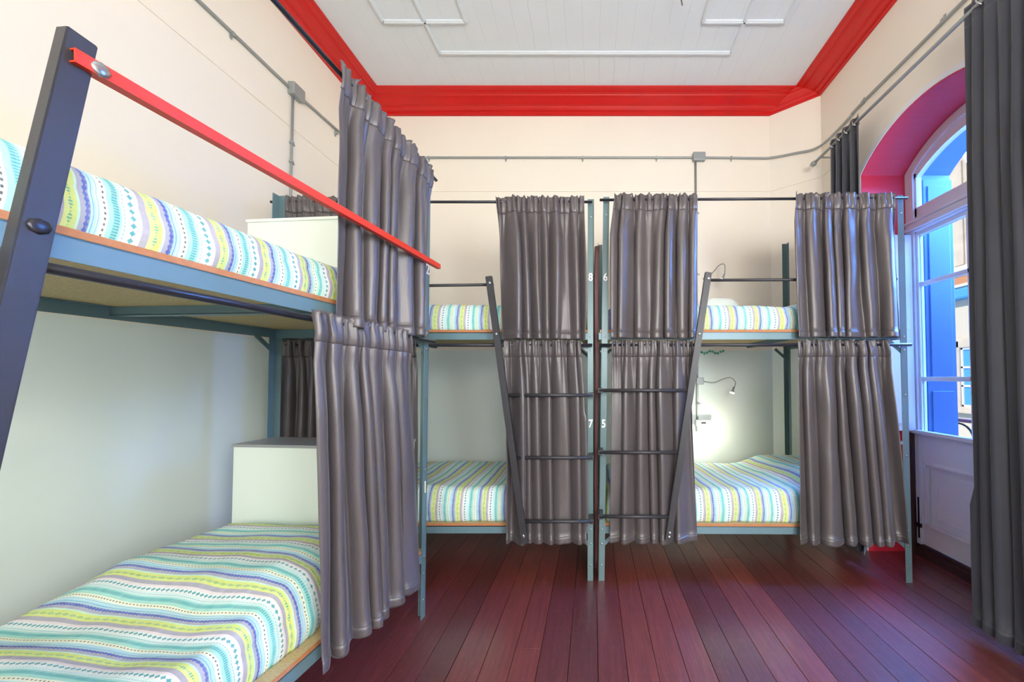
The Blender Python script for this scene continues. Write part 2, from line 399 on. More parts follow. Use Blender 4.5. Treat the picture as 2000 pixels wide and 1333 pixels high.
for y0, y1 in ((2.235, 2.565), (1.8875, 2.2), (1.75, 1.8525)):
    for z0, z1 in ((.905, 1.274), (1.306, 1.974), (2.006, 2.355)):
        b = B(); box(b, (XD+.012, y0, z0), (XD+.016, y1, z1)); obj('pane', b, 'glass', leaf)
b = B(); box(b, (XD-.022, 2.585, .12), (XD-.006, 2.60, .42), .003); box(b, (XD-.026, 2.58, .2), (XD-.006, 2.605, .23)); obj('bolt', b, 'black', leaf, label='black iron bolt')
b = B(); box(b, (XD-.04, YD0, -.02), (2.86, YD1, .055), .004); box(b, (XD-.02, YD0, .05), (XD+.06, YD1, .078), .004); struct('trim_5', b, 'sill')
b = B(); box(b, (XD-.05, 2.605, 0), (XD-.022, 2.645, .89), .004); struct('trim_6', b, 'sill')
b = B(); box(b, (2.16, 2.59, .905), (2.395, 2.635, 2.375), .004)
box(b, (2.19, 2.583, .96), (2.365, 2.592, 1.6), .003); box(b, (2.19, 2.583, 1.66), (2.365, 2.592, 2.32), .003)
struct('trim_7', b, 'white')   # inner shutter folded on the reveal
b = B(); box(b, (2.09, 2.612, .80), (2.36, 2.645, .822), .003); struct('trim_8', b, 'white')
# outer shutter folded against the outer reveal
b = B(); box(b, (2.50, 2.60, .08), (2.72, 2.635, 2.80), .003); box(b, (2.53, 2.594, .2), (2.69, 2.602, 1.2), .003); box(b, (2.53, 2.594, 1.3), (2.69, 2.602, 2.75), .003); struct('trim_9', b, 'shutter_blue_shade')
b = B(); ring(b, 2.475, 2.745, 0, .01, .06); struct('trim_11', b, 'outer')  # lining added to carry the painted blue shade of the soffit

# ---------------------------------------------------------------- outside
b = B(); box(b, (2.86, -1.5, -.2), (3.6, 5, -.02)); struct('trim_10', b, 'stone')
rail = root('balcony_railing', (3.45, 2.6, -.02), 'dark iron balcony railing with ring scrolls outside the glazed door', 'railing')
b = B(); box(b, (3.42, -1.4, .885), (3.48, 4.9, .915), .004); obj('top_rail', b, 'rust', rail)
b = B(); box(b, (3.44, -1.4, .1), (3.46, 4.9, .12)); obj('bottom_rail', b, 'black', rail)
for i in range(16):
    y = -1.3+i*.4
    b = B(); box(b, (3.443, y-.008, -.02), (3.457, y+.008, .89)); obj('baluster', b, 'black', rail)
    b = B(); tube(b, [(3.45, y+.2+.13*cos(a*pi/10), .74+.13*sin(a*pi/10)) for a in range(21)], .009, 6, False); obj('scroll', b, 'black', rail)
bld = root('building', (10, 6, -4), 'beige rendered building with stone surrounds across the street', 'building')
b = B(); box(b, (10, -4, -4), (13, 9.9, 4.25)); obj('wall', b, 'facade', bld)
b = B(); box(b, (10.02, -4, 4.25), (13, 9.82, 7.6)); 
obj('wall', b, 'stone', bld)
for y in (9.42, 9.02, 8.5, 7.9, 7.3): 
    b = B(); box(b, (9.97, y-.13, 4.35), (10.03, y+.13, 7.2), .02); obj('pilaster', b, 'stone', bld)
b = B(); box(b, (9.8, -4, 4.12), (10.1, 9.95, 4.28), .02); box(b, (9.9, -4, 3.75), (10.1, 9.93, 3.82), .01); obj('cornice', b, 'white', bld)
b = B(); box(b, (9.93, -4, 3.82), (10.02, 9.92, 4.12)); obj('frieze', b, 'osbedge', bld)
b = B(); box(b, (9.75, -4, 3.4), (10.05, 9.95, 3.68), .05); obj('gutter', b, 'awn', bld)
for y in (8.95, 6.6, 4.2):
    b = B()
    for p in ((y-.75, y-.45), (y+.45, y+.75)): box(b, (9.9, p[0], .5), (10.02, p[1], 2.3), .02)
    box(b, (9.9, y-.75, 2.1), (10.02, y+.75, 2.35), .02); box(b, (9.82, y-.85, .35), (10.05, y+.85, .52), .02)
    w_ = obj('window', b, 'stone', bld)
    b = B()
    for p in (y-.45, y-.02, y+.41): box(b, (9.95, p, .52), (10, p+.05, 2.1))
    for z in (.52, 1.05, 1.55, 2.05): box(b, (9.95, y-.45, z), (10, y+.45, z+.05))
    obj('window_frame', b, 'white', w_)
    b = B(); box(b, (9.985, y-.42, .52), (9.995, y+.42, 2.1)); obj('pane', b, 'awn', w_)

# ---------------------------------------------------------------- bunks
class Frame:
    def __init__(s, O, ang_dir, V, L, Wd, dz=0):
        s.O = Vector((O[0], O[1], 0)); s.U = Vector((ang_dir[0], ang_dir[1], 0)).normalized(); s.V = Vector((V[0], V[1], 0)).normalized()
        s.L = L; s.W = Wd; s.dz = dz
    def p(s, u, v, z): return s.O+s.U*u+s.V*v+Vector((0, 0, z))
    def box(s, bm, a, c):
        (u0, v0, z0), (u1, v1, z1) = a, c
        hexa(bm, [s.p(u0, v0, z0), s.p(u1, v0, z0), s.p(u1, v1, z0), s.p(u0, v1, z0), s.p(u0, v0, z1), s.p(u1, v0, z1), s.p(u1, v1, z1), s.p(u0, v1, z1)])
FL = Frame((-1.068, -.009), (.0785, .9969), (-.9969, .0785), 1.95, .92)
FB = Frame((.006, 2.262), (-1, 0), (0, 1), 2.10, .83)
FC = Frame((.034, 2.262), (1, -.012), (.012, 1), 1.99, .83)

def bolt(F, par, u, v, z, n_=None, r=.009, mat='chrome'):
    b = B(); n_ = n_ if n_ is not None else -F.V
    dome(b, F.p(u, v, z), n_, r); obj('bolt', b, mat, par, True)

def number(F, par, ch, u, v, z, size, right, nrm, label):
    cu = bpy.data.curves.new('number', 'FONT'); cu.body = ch; cu.size = size; cu.extrude = .0008; cu.offset = size*.025
    cu.align_x = 'CENTER'; cu.align_y = 'CENTER'
    to = bpy.data.objects.new('tmp', cu); link(to); bpy.context.view_layer.update()
    me = to.evaluated_get(bpy.context.evaluated_depsgraph_get()).to_mesh(); bm = B(); bm.from_mesh(me)
    bpy.data.objects.remove(to)
    c = F.p(u, v, z); R = Vector(right).normalized(); N = Vector(nrm).normalized()
    for v_ in bm.verts:
        x_, y_, z_ = v_.co; v_.co = c+R*x_*.9+Vector((0, 0, 1))*y_*1.15+N*z_
    obj('number_mark', bm, 'num', par, label=label)

def bunk(F, label, post_h, rail_top, rail_h, low_top, rods, guard, stile, rungs, back_h, back_u=None, tilt=0, nums=(), guard_mat='dark', guard_z=(1.92, 1.92)):
    """guard: (u0,u1) of the guard rail; stile: (u_top,z_top,u_bot,z_bot)"""
    R = root('bunk_bed', tuple(F.p(F.L/2, F.W/2, 0)), label, 'bunk bed')
    L, Wd = F.L, F.W; bu = back_u or L; t = .004; w = .040
    def post(u, v, su, sv, h, lean=0):
        b = B()
        def q(u0, v0, u1, v1):
            hexa(b, [F.p(u0, v0, 0), F.p(u1, v0, 0), F.p(u1, v1, 0), F.p(u0, v1, 0), F.p(u0+lean, v0, h), F.p(u1+lean, v0, h), F.p(u1+lean, v1, h), F.p(u0+lean, v1, h)])
        q(u, v, u+su*w, v+sv*t); q(u, v, u+su*t, v+sv*w)
        return obj('post', b, 'teal', R)
    fp0 = post(0, 0, 1, 1, post_h, tilt); fp1 = post(L, 0, -1, 1, post_h)
    post(0, Wd, 1, -1, back_h); post(bu, Wd, -1, -1, back_h)
    # decks
    for k_, zt in enumerate((low_top, rail_top)):
        b = B(); F.box(b, (.004, .004, zt-rail_h), (L-.004, .008, zt)); F.box(b, (.004, .004, zt-.004), (L-.004, .03, zt)); obj('front_rail', b, 'teal_rail', R)
        zb = zt-rail_h*(.45 if k_ and F is not FL else 1); b = B(); F.box(b, (.004, Wd-.008, zb), (bu-.004, Wd-.004, zt)); F.box(b, (.004, Wd-.03, zt-.004), (bu-.004, Wd-.004, zt)); obj('back_rail', b, 'teal_rail', R)
        b = B(); F.box(b, (.006, .008, zt-rail_h), (.010, Wd-.008, zt)); obj('end_rail', b, 'teal_rail', R)
        b = B(); hexa(b, [F.p(L-.010, .008, zt-rail_h), F.p(L-.006, .008, zt-rail_h), F.p(bu-.006, Wd-.008, zt-rail_h), F.p(bu-.010, Wd-.008, zt-rail_h), F.p(L-.010, .008, zt), F.p(L-.006, .008, zt), F.p(bu-.006, Wd-.008, zt), F.p(bu-.010, Wd-.008, zt)]); obj('end_rail', b, 'teal_rail', R)
        b = B(); hexa(b, [F.p(.012, .006, zt+.0005), F.p(L-.012, .006, zt+.0005), F.p(bu-.012, Wd-.012, zt+.0005), F.p(.012, Wd-.012, zt+.0005), F.p(.012, .006, zt+.017), F.p(L-.012, .006, zt+.017), F.p(bu-.012, Wd-.012, zt+.017), F.p(.012, Wd-.012, zt+.017)])
        obj('deck_board', b, 'osb', R)
        b = B(); F.box(b, (.042, .0045, zt+.001), (L-.042, .006, zt+.0165)); obj('board_edge', b, 'osbedge', R)
        for f in (.33, .67):
            b = B(); u_ = L*f; F.box(b, (u_-.02, .008, zt-.034), (u_-.016, Wd-.008, zt)); F.box(b, (u_-.02, .008, zt-.034), (u_+.016, Wd-.008, zt-.030)); obj('cross_bar', b, 'teal_rail', R)
        # small diagonal braces at the posts
        for u_, s_, vv in ((.02, 1, .012), (L-.02, -1, .012), (.02, 1, Wd-.012), (bu-.02, -1, Wd-.012)):
            b = B(); bar(b, F.p(u_, vv, zt-rail_h-.085), F.p(u_+s_*.10, vv, zt-rail_h+.004), .024, .004, F.U); obj('brace', b, 'teal', R)
    for rz in rods:
        b = B(); z0, z1 = rz if isinstance(rz, tuple) else (rz, rz)
        if z0 > 2: tube(b, [F.p(.01, -.038, z0), F.p(L-.01, -.038, z1)], .0085, 10)
        else: tube(b, [F.p(.01, -.038, z0), F.p(L-.01, -.038, z1)], .0105, 10)
        obj('curtain_rod', b, 'rodm', R, True)
    # guard rail
    b = B(); u0, u1 = guard
    if guard_mat == 'orange':
        q0, q1 = F.p(u0, -.112, guard_z[0]), F.p(u1, -.098, guard_z[1])
        bar(b, q0, q1, .025, .003, (0, 0, 1)); o_ = Vector((0, 0, .011))
        bar(b, q0+o_-F.V*-.01, q1+o_-F.V*-.01, .003, .020, (0, 0, 1)); bar(b, q0-o_-F.V*-.01, q1-o_-F.V*-.01, .003, .020, (0, 0, 1))
        obj('guard_rail', b, 'orange', R, label='orange-red painted channel bar')
        b = B(); dome(b, F.p(u0+.03, -.1135, guard_z[0]), -F.V, .013, .004); obj('bolt', b, 'chrome', R, True)
    else:
        tube(b, [F.p(u0, -.060, guard_z[0]), F.p(u1, .045, guard_z[1])], .0095, 10); obj('guard_rail', b, 'dark', R, True)
        b = B(); dome(b, F.p(u0+.012, -.104, guard_z[0]), -F.V, .010, .004); obj('bolt', b, 'chrome', R, True)
    ut, zt, ub, zb = stile
    b = B(); bar(b, F.p(ut, -.090, zt), F.p(ub, -.090, zb), .037 if F is FL else .040, .024, F.U)
    bmesh.ops.bevel(b, geom=b.edges[:], offset=.002, segments=2, affect='EDGES')
    lad = obj('ladder_stile', b, 'dark', R)
    for z in rungs:
        us = ut+(ub-ut)*(zt-z)/(zt-zb)
        b = B(); tube(b, [F.p(.006, -.084, z), F.p(us, -.084, z)], .011, 10); obj('rung', b, 'dark', R, True)
        b = B(); F.box(b, (.0, -.092, z-.014), (.03, 0, z+.014)); obj('rung_bracket', b, 'dark', R)
    for z in (rail_top-rail_h*.5, low_top-.02):
        us = ut+(ub-ut)*(zt-z)/(zt-zb); 
        if z > zb: bolt(F, R, us, -.103, z, None, .013 if F is FL else .009, 'rodm' if F is FL else 'chrome')
    b_ = zb+.05; us = ut+(ub-ut)*(zt-b_)/(zt-zb); bolt(F, R, us, -.103, b_)
    for z in (post_h-.12, rail_top-.03, rail_top-rail_h-.07, 1.19, .8, low_top-.02, low_top-.11, .1):
        for u_ in (.02, L-.02): bolt(F, R, u_+tilt*z/post_h*(u_ < .1), -.001, z, None, .006)
        if F is FL: bolt(F, R, L+.0, .02, z, F.U, .006)
    for ch, u_, v_, z, size, right, nrm in nums:
        number(F, R, ch, u_, v_, z, size, right, nrm, 'white painted number '+ch)
    return R

rx = (1, 0, 0)
bL = bunk(FL, 'teal steel bunk bed along the left wall, with an orange-red guard bar', 2.425, 1.575, .048, .350, [(2.445, 2.405), 1.497], (.615, 1.885), (.63, 1.915, .44, .18), (1.20, .82, .43), 2.36, None, 0,
          [('2', 1.95-.02, -.002, 1.90, .075, FL.U, -FL.V), ('1', 1.95-.02, -.002, .70, .075, FL.U, -FL.V)], 'orange', (1.866, 1.898))
bB = bunk(FB, 'teal steel bunk bed against the back wall, numbered 8 and 7', 2.475, 1.595, .047, .345, [2.437, 1.508], (.64, 2.09), (.66, 1.935, .425, .28), (1.19, .802, .41), 2.475, None, 0,
          [('8', .021, -.002, 1.955, .062, rx, (0, -1, 0)), ('7', .021, -.002, 1.0, .062, rx, (0, -1, 0))], 'dark', (1.892, 1.90))
bC = bunk(FC, 'teal steel bunk bed in the right back corner, numbered 6 and 5', 2.49, 1.595, .047, .345, [2.45, 1.508], (.675, 1.97), (.69, 1.958, .43, .30), (1.22, .835, .44), 2.49, 1.68, .035,
          [('6', .021+.027, -.002, 1.955, .062, rx, (0, -1, 0)), ('5', .021+.014, -.002, 1.0, .062, rx, (0, -1, 0))], 'dark', (1.918, 1.95))

# ---------------------------------------------------------------- mattresses under striped quilts
def quilt(F, u0, u1, v0, v1, z0, h, mat, label, pillow=None, seed=0, skew=0, wr=.006, rough_side=.0):
    b = B(); uvl = b.loops.layers.uv.new('UVMap')
    nu, ns = int((u1-u0)/.018), 64
    sec = []                                        # section as (a 0..1 across, height fraction, arc)
    r = .055; wv = v1-v0
    def prof_pts():
        P = []
        for i in range(10): P.append((.012*sin(pi*i/9)*-1, i/9*(h-r)))          # front side (bulges)
        for i in range(1, 8): a = pi/2*i/8; P.append((r-r*cos(a), h-r+r*sin(a)))
        for i in range(0, 33): P.append((r+(wv-2*r)*i/32, h))
        for i in range(1, 8): a = pi/2*i/8; P.append((wv-r+r*sin(a), h-r+r*cos(a)))
        for i in range(0, 6): P.append((wv, (h-r)*(1-i/5)))
        return P
    PP = prof_pts(); arc = [0]
    for a, c in zip(PP, PP[1:]): arc.append(arc[-1]+math.dist(a, c))
    rings = []; meta = []
    for i in range(nu+1):
        tt = i/nu; u = u0+(u1-u0)*tt
        d = min(u-u0, u1-u); e_ = 1.0
        if d < .06: e_ = math.sqrt(max(0, 1-((.06-d)/.06)**2))
        row = []; mr = []
        for j, (a, z) in enumerate(PP):
            az = z*(.55+.45*e_) if z > .02 else z
            aa = a if d >= .06 else (wv/2+(a-wv/2)*(.93+.07*e_))
            top = max(0, min(1, (z-(h-r))/r))
            n1 = noise.noise(Vector((u*3+seed*7, a*3, z*3)))
            n2 = noise.noise(Vector((u*14+seed*5, a*9, z*9+3)))
            dz = (n1*.014+n2*wr*.7)*top
            if pillow:
                pu0, pu1, ph = pillow
                g = max(0, 1-abs((u-(pu0+pu1)/2)/((pu1-pu0)/2)))
                g = g*g*(3-2*g)
                sidef = max(0, min(1, (aa+.02)/.16))*max(0, min(1, (wv-aa)/.12))
                dz += ph*min(1, g*1.6)*(sidef**.6)*(top if z > h-r else 0)
            dv = (noise.noise(Vector((u*6+seed, z*4, 1)))*.016+noise.noise(Vector((u*22+seed, z*8, 5)))*wr)*(1-top) if j < 20 else 0
            uu = u-skew*aa/wv*tt
            row.append(b.verts.new(F.p(uu, v0+aa+dv, z0+az+dz))); mr.append((u+.012*noise.noise(Vector((u*4, a*4, seed)))*1.3, arc[j]))
        rings.append(row); meta.append(mr)
    for i in range(nu):
        for j in range(len(PP)-1):
            f = b.faces.new((rings[i][j], rings[i+1][j], rings[i+1][j+1], rings[i][j+1]))
            for lp, m_ in zip(f.loops, (meta[i][j], meta[i+1][j], meta[i+1][j+1], meta[i][j+1])): lp[uvl].uv = m_
    for k_ in (0, nu):
        f = b.faces.new(rings[k_]); 
        for lp, m_ in zip(f.loops, meta[k_]): lp[uvl].uv = m_
    for i in range(nu):  # underside
        b.faces.new((rings[i][0], rings[i][-1], rings[i+1][-1], rings[i+1][0]))
    o = obj('quilted_mattress', b, mat, None, True); tag(o, label, 'mattress', None); return o
GQ = 'mattresses under striped quilts'
quilt(FL, .05, 1.93, .035, .86, 1.592, .150, 'quilt', 'striped quilt on the upper bunk bed behind the orange-red bar', (-.25, .35, .06), 1)
quilt(FL, .05, 1.69, .055, .89, .3675, .165, 'quilt', 'striped quilt on the lower left bunk in the foreground, nearest the camera', (1.0, 1.86, .085), 2, 0, .01)
quilt(FB, .05, 2.05, .035, .79, 1.612, .175, 'quilt_b', 'striped quilt on the upper deck of the bunk numbered 8, middle of the room', None, 3)
quilt(FB, .05, 2.05, .03, .79, .3625, .215, 'quilt_b', 'striped quilt on the lower deck of the bunk numbered 7, middle of the room', None, 4)
quilt(FC, .05, 1.93, .035, .79, 1.612, .170, 'quilt_b', 'striped quilt on the upper deck of the bunk numbered 6, in the right corner', (1.3, 2.2, .07), 5, .22)
quilt(FC, .05, 1.93, .03, .79, .3625, .205, 'quilt_b', 'striped quilt on the lower deck of the bunk numbered 5, in the right corner', (1.2, 2.1, .09), 6, .22)

# head-end boxes of the left bunk
def headbox(z0, z1, vm, label, lid):
    R = root('storage_box', tuple(FL.p(1.8, .45, z0)), label, 'box', None)
    b = B(); FL.box(b, (1.715, .06, z0), (1.730, vm, z1)); FL.box(b, (1.73, .06, z0), (1.925, .075, z1)); FL.box(b, (1.73, vm-.015, z0), (1.925, vm, z1)); FL.box(b, (1.91, .075, z0), (1.925, vm-.015, z1)); obj('panel', b, 'box', R)
    b = B(); FL.box(b, (1.708, .055, z1), (1.93, vm+.004, z1+.014)); l_ = obj('lid', b, 'lid' if lid else 'box', R)
    if lid:
        b = B(); c = FL.p(1.82, .44, z1+.014); tube(b, [c, c+Vector((0, 0, .006)), c+Vector((0, 0, .012)), c+Vector((0, 0, .02)), c+Vector((0, 0, .022))], [.008, .007, .014, .014, .004], 12); obj('knob', b, 'plastic', l_, True)
headbox(.367, .950, .885, 'white storage box with grey lid at the head of the lower left bunk', True)
headbox(1.592, 2.095, .84, 'white storage box at the head of the upper left bunk, behind its curtain', False)

# ---------------------------------------------------------------- curtains
def curtain(F, name, label, cat, group, top, bot, zr, zb, nf, amp, seed, mat='curtain', v0=-.040, head=.028, pocket=.075, hem=.045, spread=1, grommets=False, zr1=None, zb1=None, rand=1.0):
    rnd = random.Random(seed)
    N = nf*20; rows = 46
    ph = [rnd.uniform(0, 6.28) for _ in range(8)]; A = [rnd.uniform(.4, 1.5) for _ in range(nf+3)]
    zr1 = zr if zr1 is None else zr1; zb1 = zb if zb1 is None else zb1
    zt = head
    # row parameters: distance below rod line
    def pos(s_, ztop, zbot, d, t):
        u_t = top[0]+(top[1]-top[0])*s_; u_b = bot[0]+(bot[1]-bot[0])*s_
        e_ = t**.8 if t > 0 else 0
        u = u_t+(u_b-u_t)*e_
        warp = s_+(.10/nf**.5)*sin(2*pi*1.3*s_+ph[0])*rand+(.05/nf**.5)*sin(2*pi*3.1*s_+ph[1])*rand+.016*t*sin(2*pi*2*s_+ph[2]+2*t)*rand
        phi = 2*pi*nf*warp
        a_i = warp*nf; k0 = int(max(0, min(nf+1, math.floor(a_i)))); fr = a_i-math.floor(a_i); aa = A[k0]*(1-fr)+A[k0+1]*fr
        tt = max(t, 0); ramp = min(1, .30+tt*2.6); ramp = ramp*(.85+.15*sin(3*tt+ph[3]+s_*9))
        cr_c = .5+.5*cos(phi); sh = 1.9*cr_c**1.5-.85+.22*sin(2*phi+ph[4])*(.4+.6*sin(3*s_+ph[7]))
        v = -amp*aa*sh*ramp
        g = math.exp(-max(tt, 0)*9)
        v += .0085*g*sin(2*pi*nf*2.3*s_+ph[5]+2.5*sin(7*s_))*(0 if grommets else 1)
        v += .004*sin(2*pi*nf*.5*s_+ph[6]+tt*5)*tt
        v += .005*noise.noise(Vector((s_*nf*1.3, tt*5, seed)))*min(1, tt*3)
        u += .75*amp*aa*cos(phi+.6)*ramp*(bot[1]-bot[0])/abs(bot[1]-bot[0])*(-1)
        return u, v
    L_ = []
    for i in range(N+1):
        s_ = i/N; zr_ = zr+(zr1-zr)*s_; zb_ = zb+(zb1-zb)*s_; col = []
        H_ = zr_-zb_
        ds = [-head, -head*.6, -head*.25, 0, pocket*.3, pocket*.62, pocket*.95, pocket*1.0, pocket*1.08]
        n2 = rows-len(ds)-4
        ds += [pocket*1.08+(H_-hem-pocket*1.08)*((k_+1)/n2) for k_ in range(n2)]
        ds += [H_-hem+.002, H_-hem*.6, H_-hem*.2, H_]
        for r_, d in enumerate(ds):
            t = max(0, d)/H_
            u, v = pos(s_, zr_, zb_, d, t)
            z = zr_-d
            if d < 0 and not grommets:
                v += .010*noise.noise(Vector((s_*nf*5, d*60, seed*3)))*2*(-d/head); z += .014*noise.noise(Vector((s_*nf*6, 1, seed)))*(-d/head)
            if not grommets:
                if d < pocket: v -= .0035*sin(pi*max(0, d)/pocket)
                v -= .012*(1 if d < pocket*.8 else max(0, 1-(d-pocket*.8)/(pocket*1.2)))
                if r_ == 7: v += .0018
                if d <= pocket: v += .0045*sin(2*pi*nf*4.1*s_+ph[7]+3*sin(5*s_+ph[1]))*(.5 if d > 0 else 1)
            if r_ >= rows-4: v -= .0022
            if r_ == rows-1: z += .006*noise.noise(Vector((s_*nf*1.5, 4, seed)))
            col.append(F.p(u, v0+v, z))
        L_.append(col)
    nr = len(L_[0])
    R = root(name, tuple(F.p((bot[0]+bot[1])/2, v0, zb)), label, cat, group)
    for nm, r0, r1 in (('gathered_header' if not grommets else 'header_band', 0, 7), ('cloth', 7, nr-4), ('hem', nr-4, nr-1)):
        b = B(); vs = [[b.verts.new(L_[i][r_]) for r_ in range(r0, r1+1)] for i in range(N+1)]
        for i in range(N):
            for r_ in range(r1-r0): b.faces.new((vs[i][r_], vs[i+1][r_], vs[i+1][r_+1], vs[i][r_+1]))
        o = obj(nm, b, mat, R, True); md = o.modifiers.new('thickness', 'SOLIDIFY'); md.thickness = .0018
    return R, L_
GC = None
def cb(F, label, top, bot, zr, zb, nf, amp, seed, **kw): return curtain(F, 'bunk_curtain', label, 'curtain', None, top, bot, zr, zb, nf, amp, seed, **kw)
cb(FL, 'grey curtain on the top rod of the left bunk, behind the orange-red bar', (1.25, 1.885), (1.255, 1.875), 2.42, 1.485, 7, .030, 11, zr1=2.405, zb1=1.515)
cb(FL, 'long grey curtain on the lower rod of the left bunk, foreground', (1.165, 1.70), (1.235, 1.85), 1.497, .30, 7, .033, 12, zb1=.235)
cb(FB, 'upper grey curtain in front of the bunk marked 8, left of centre', (.062, .635), (.055, .60), 2.437, 1.545, 7, .034, 13)
cb(FB, 'lower grey curtain behind the left one of the two ladders, left of the 7', (.085, .575), (.06, .56), 1.508, .262, 7, .038, 14)
cb(FC, 'upper grey curtain just right of the post marked 6', (.115, .635), (.105, .62), 2.45, 1.55, 6, .034, 15, zr1=2.45)
cb(FC, 'lower grey curtain just right of the 5, crossed by the right ladder', (.085, .60), (.075, .63), 1.508, .262, 6, .038, 16)
cb(FC, 'upper grey curtain at the right post, near the arched door', (1.26, 1.90), (1.28, 1.93), 2.45, 1.555, 7, .036, 17)
cb(FC, 'lower grey curtain at the right post, near the arched door, lit blue', (1.26, 1.83), (1.265, 1.96), 1.508, .262, 7, .042, 18)
cb(FB, 'dark upper curtain seen over the white storage box at the left wall', (1.25, 2.045), (1.25, 2.045), 2.437, 1.545, 8, .028, 19)
cb(FB, 'dark lower curtain seen above the grey lid of the storage box', (1.13, 2.05), (1.12, 2.045), 1.508, .262, 10, .030, 20)

# window curtains on the rod by the door
FW = Frame((1.95, 0), (0, 1), (1, 0), 3, .1)
rodr = root('curtain_pole', (2.0, 1.9, 3.19), 'grey steel curtain pole above the arched door', 'curtain pole')
b = B(); tube(b, [(1.95, .7, 3.19), (1.95, 3.0, 3.19)], .011, 12); obj('pole', b, 'conduit', rodr, True)
b = B(); tube(b, [(1.95, 3.0, 3.19), (1.95, 3.01, 3.19), (1.95, 3.03, 3.19), (1.95, 3.05, 3.19), (1.95, 3.06, 3.19)], [.012, .02, .024, .018, .006], 12); obj('finial', b, 'conduit', rodr, True)
for y in (2.94, .9):
    b = B(); tube(b, [(1.95, y, 3.19), (2.07, y, 3.19)], .007, 8); box(b, (2.062, y-.02, 3.16), (2.07, y+.02, 3.22), .002); obj('bracket', b, 'conduit', rodr)
def gcurt(label, y0, y1, nf, amp, seed):
    R, L_ = curtain(FW, 'window_curtain', label, 'curtain', None, (y0, y1), (y0, y1), 3.19, .045, nf, amp, seed, 'wcurtain', 0.0, .045, .06, .06, grommets=True, rand=.3)
    return R
r1 = gcurt('tall dark grey window curtain at the right edge, bunched by the door', 1.775, .95, 15, .024, 31)
r2 = gcurt('narrow dark grey window curtain left of the arched door, behind the bunk', 2.50, 2.80, 4, .032, 32)
for R_, ys in ((r1, (1.70, 1.6, 1.47, 1.33, 1.2, 1.08)), (r2, (2.535, 2.62, 2.70, 2.78))):
    for y in ys:
        b = B(); tube(b, [(1.95+.024*cos(a*pi/8), y+.008*sin(a*pi/8), 3.19+.024*sin(a*pi/8)) for a in range(17)], .0045, 6, False); obj('eyelet', b, 'chrome', R_, True)

# ---------------------------------------------------------------- conduits and wall fittings
def pipe(par, pts, r=.010): b = B(); tube(b, pts, r, 8); return obj('pipe', b, 'conduit', par, True)
def clamp(par, c, axis, n_):
    b = B(); c = Vector(c); ax = Vector(axis); tube(b, [c-ax*.007, c+ax*.007], .0145, 8); s_ = ax.cross(Vector(n_)).normalized(); q = c+s_*.02-Vector(n_)*.012
    bar(b, c+s_*.01-Vector(n_)*.008, c+s_*.034-Vector(n_)*.008, .014, .004, axis); obj('clamp', b, 'conduit', par)
def jbox(par, c, sx, sy, sz):
    b = B(); box(b, (c[0]-sx, c[1]-sy, c[2]-sz), (c[0]+sx, c[1]+sy, c[2]+sz), .006); j = obj('junction_box', b, 'conduit', par)
    return j
cl = root('electrical_conduit', (-2.178, 2.49, 3.385), 'grey metal conduit with junction box along the upper left wall', 'conduit')
pipe(cl, [(-2.178, -2.5, 3.375), (-2.178, 2.49, 3.385), (-2.178, 3.30, 3.43)])
pipe(cl, [(-2.178, 2.475, 3.37), (-2.178, 2.475, 1.9)], .008)
for y in (.2, 1.2, 2.05, 2.9): clamp(cl, (-2.178, y, 3.38), (0, 1, 0), (1, 0, 0))
for z in (3.0, 2.86, 2.3): clamp(cl, (-2.178, 2.475, z), (0, 0, 1), (1, 0, 0))
jbox(cl, (-2.165, 2.49, 3.385), .025, .05, .045)
cr_ = root('electrical_conduit', (1.04, 3.335, 3.44), 'grey metal conduit running along the back wall and round the right corner', 'conduit')
pipe(cr_, spline([(-2.16, 3.338, 3.445), (0, 3.338, 3.446), (1.04, 3.338, 3.445), (1.55, 3.338, 3.44), (1.72, 3.325, 3.435), (1.90, 3.20, 3.40), (2.03, 3.06, 3.37), (2.058, 2.74, 3.385), (2.058, 2.6, 3.40), (2.058, 1.5, 3.39), (2.058, -2, 3.39)], 6))
pipe(cr_, [(1.0, 3.338, 3.42), (1.0, 3.338, .86)], .010)
for x in (-1.6, -.85, -.1, .62, 1.35): clamp(cr_, (x, 3.338, 3.445), (1, 0, 0), (0, -1, 0))
for y in (2.6, 1.99): clamp(cr_, (2.058, y, 3.40), (0, 1, 0), (-1, 0, 0))
for z in (2.9, 2.3, 1.7, 1.05): clamp(cr_, (1.0, 3.338, z), (0, 0, 1), (0, -1, 0))
jbox(cr_, (1.03, 3.328, 3.445), .06, .022, .04)
b = B(); box(b, (.99, 3.32, 1.235), (1.06, 3.349, 1.30), .004); obj('lamp_plate', b, 'conduit', cr_)
b = B(); box(b, (.975, 3.29, .84), (1.115, 3.349, .90), .008); sk = obj('socket_box', b, 'plastic', cr_)
b = B(); box(b, (1.02, 3.286, .862), (1.065, 3.292, .882), .002); obj('socket_slot', b, 'black', sk)
b = B(); box(b, (.99, 3.31, .785), (1.085, 3.349, .84), .005); obj('plug', b, 'plastic', cr_)
def lamp(pts, head, d, label):
    R = root('reading_lamp', pts[0], label, 'lamp')
    b = B(); tube(b, spline(pts, 6), .0042, 6); obj('gooseneck', b, 'conduit', R, True)
    h = Vector(head); d = Vector(d).normalized()
    b = B(); tube(b, [h-d*.055, h-d*.02, h], [.007, .010, .022], 12); obj('lamp_head', b, 'conduit', R, True)
    b = B(); tube(b, [h, h+d*.006, h+d*.009], [.021, .021, .012], 12); obj('bulb', b, 'glow', R, True)
lamp([(1.06, 3.33, 1.265), (1.14, 3.28, 1.255), (1.20, 3.22, 1.285), (1.26, 3.2, 1.30), (1.30, 3.18, 1.26), (1.285, 3.17, 1.20)], (1.265, 3.165, 1.165), (-.35, -.1, -1), 'gooseneck reading lamp on the wall of the lower bunk marked 5')
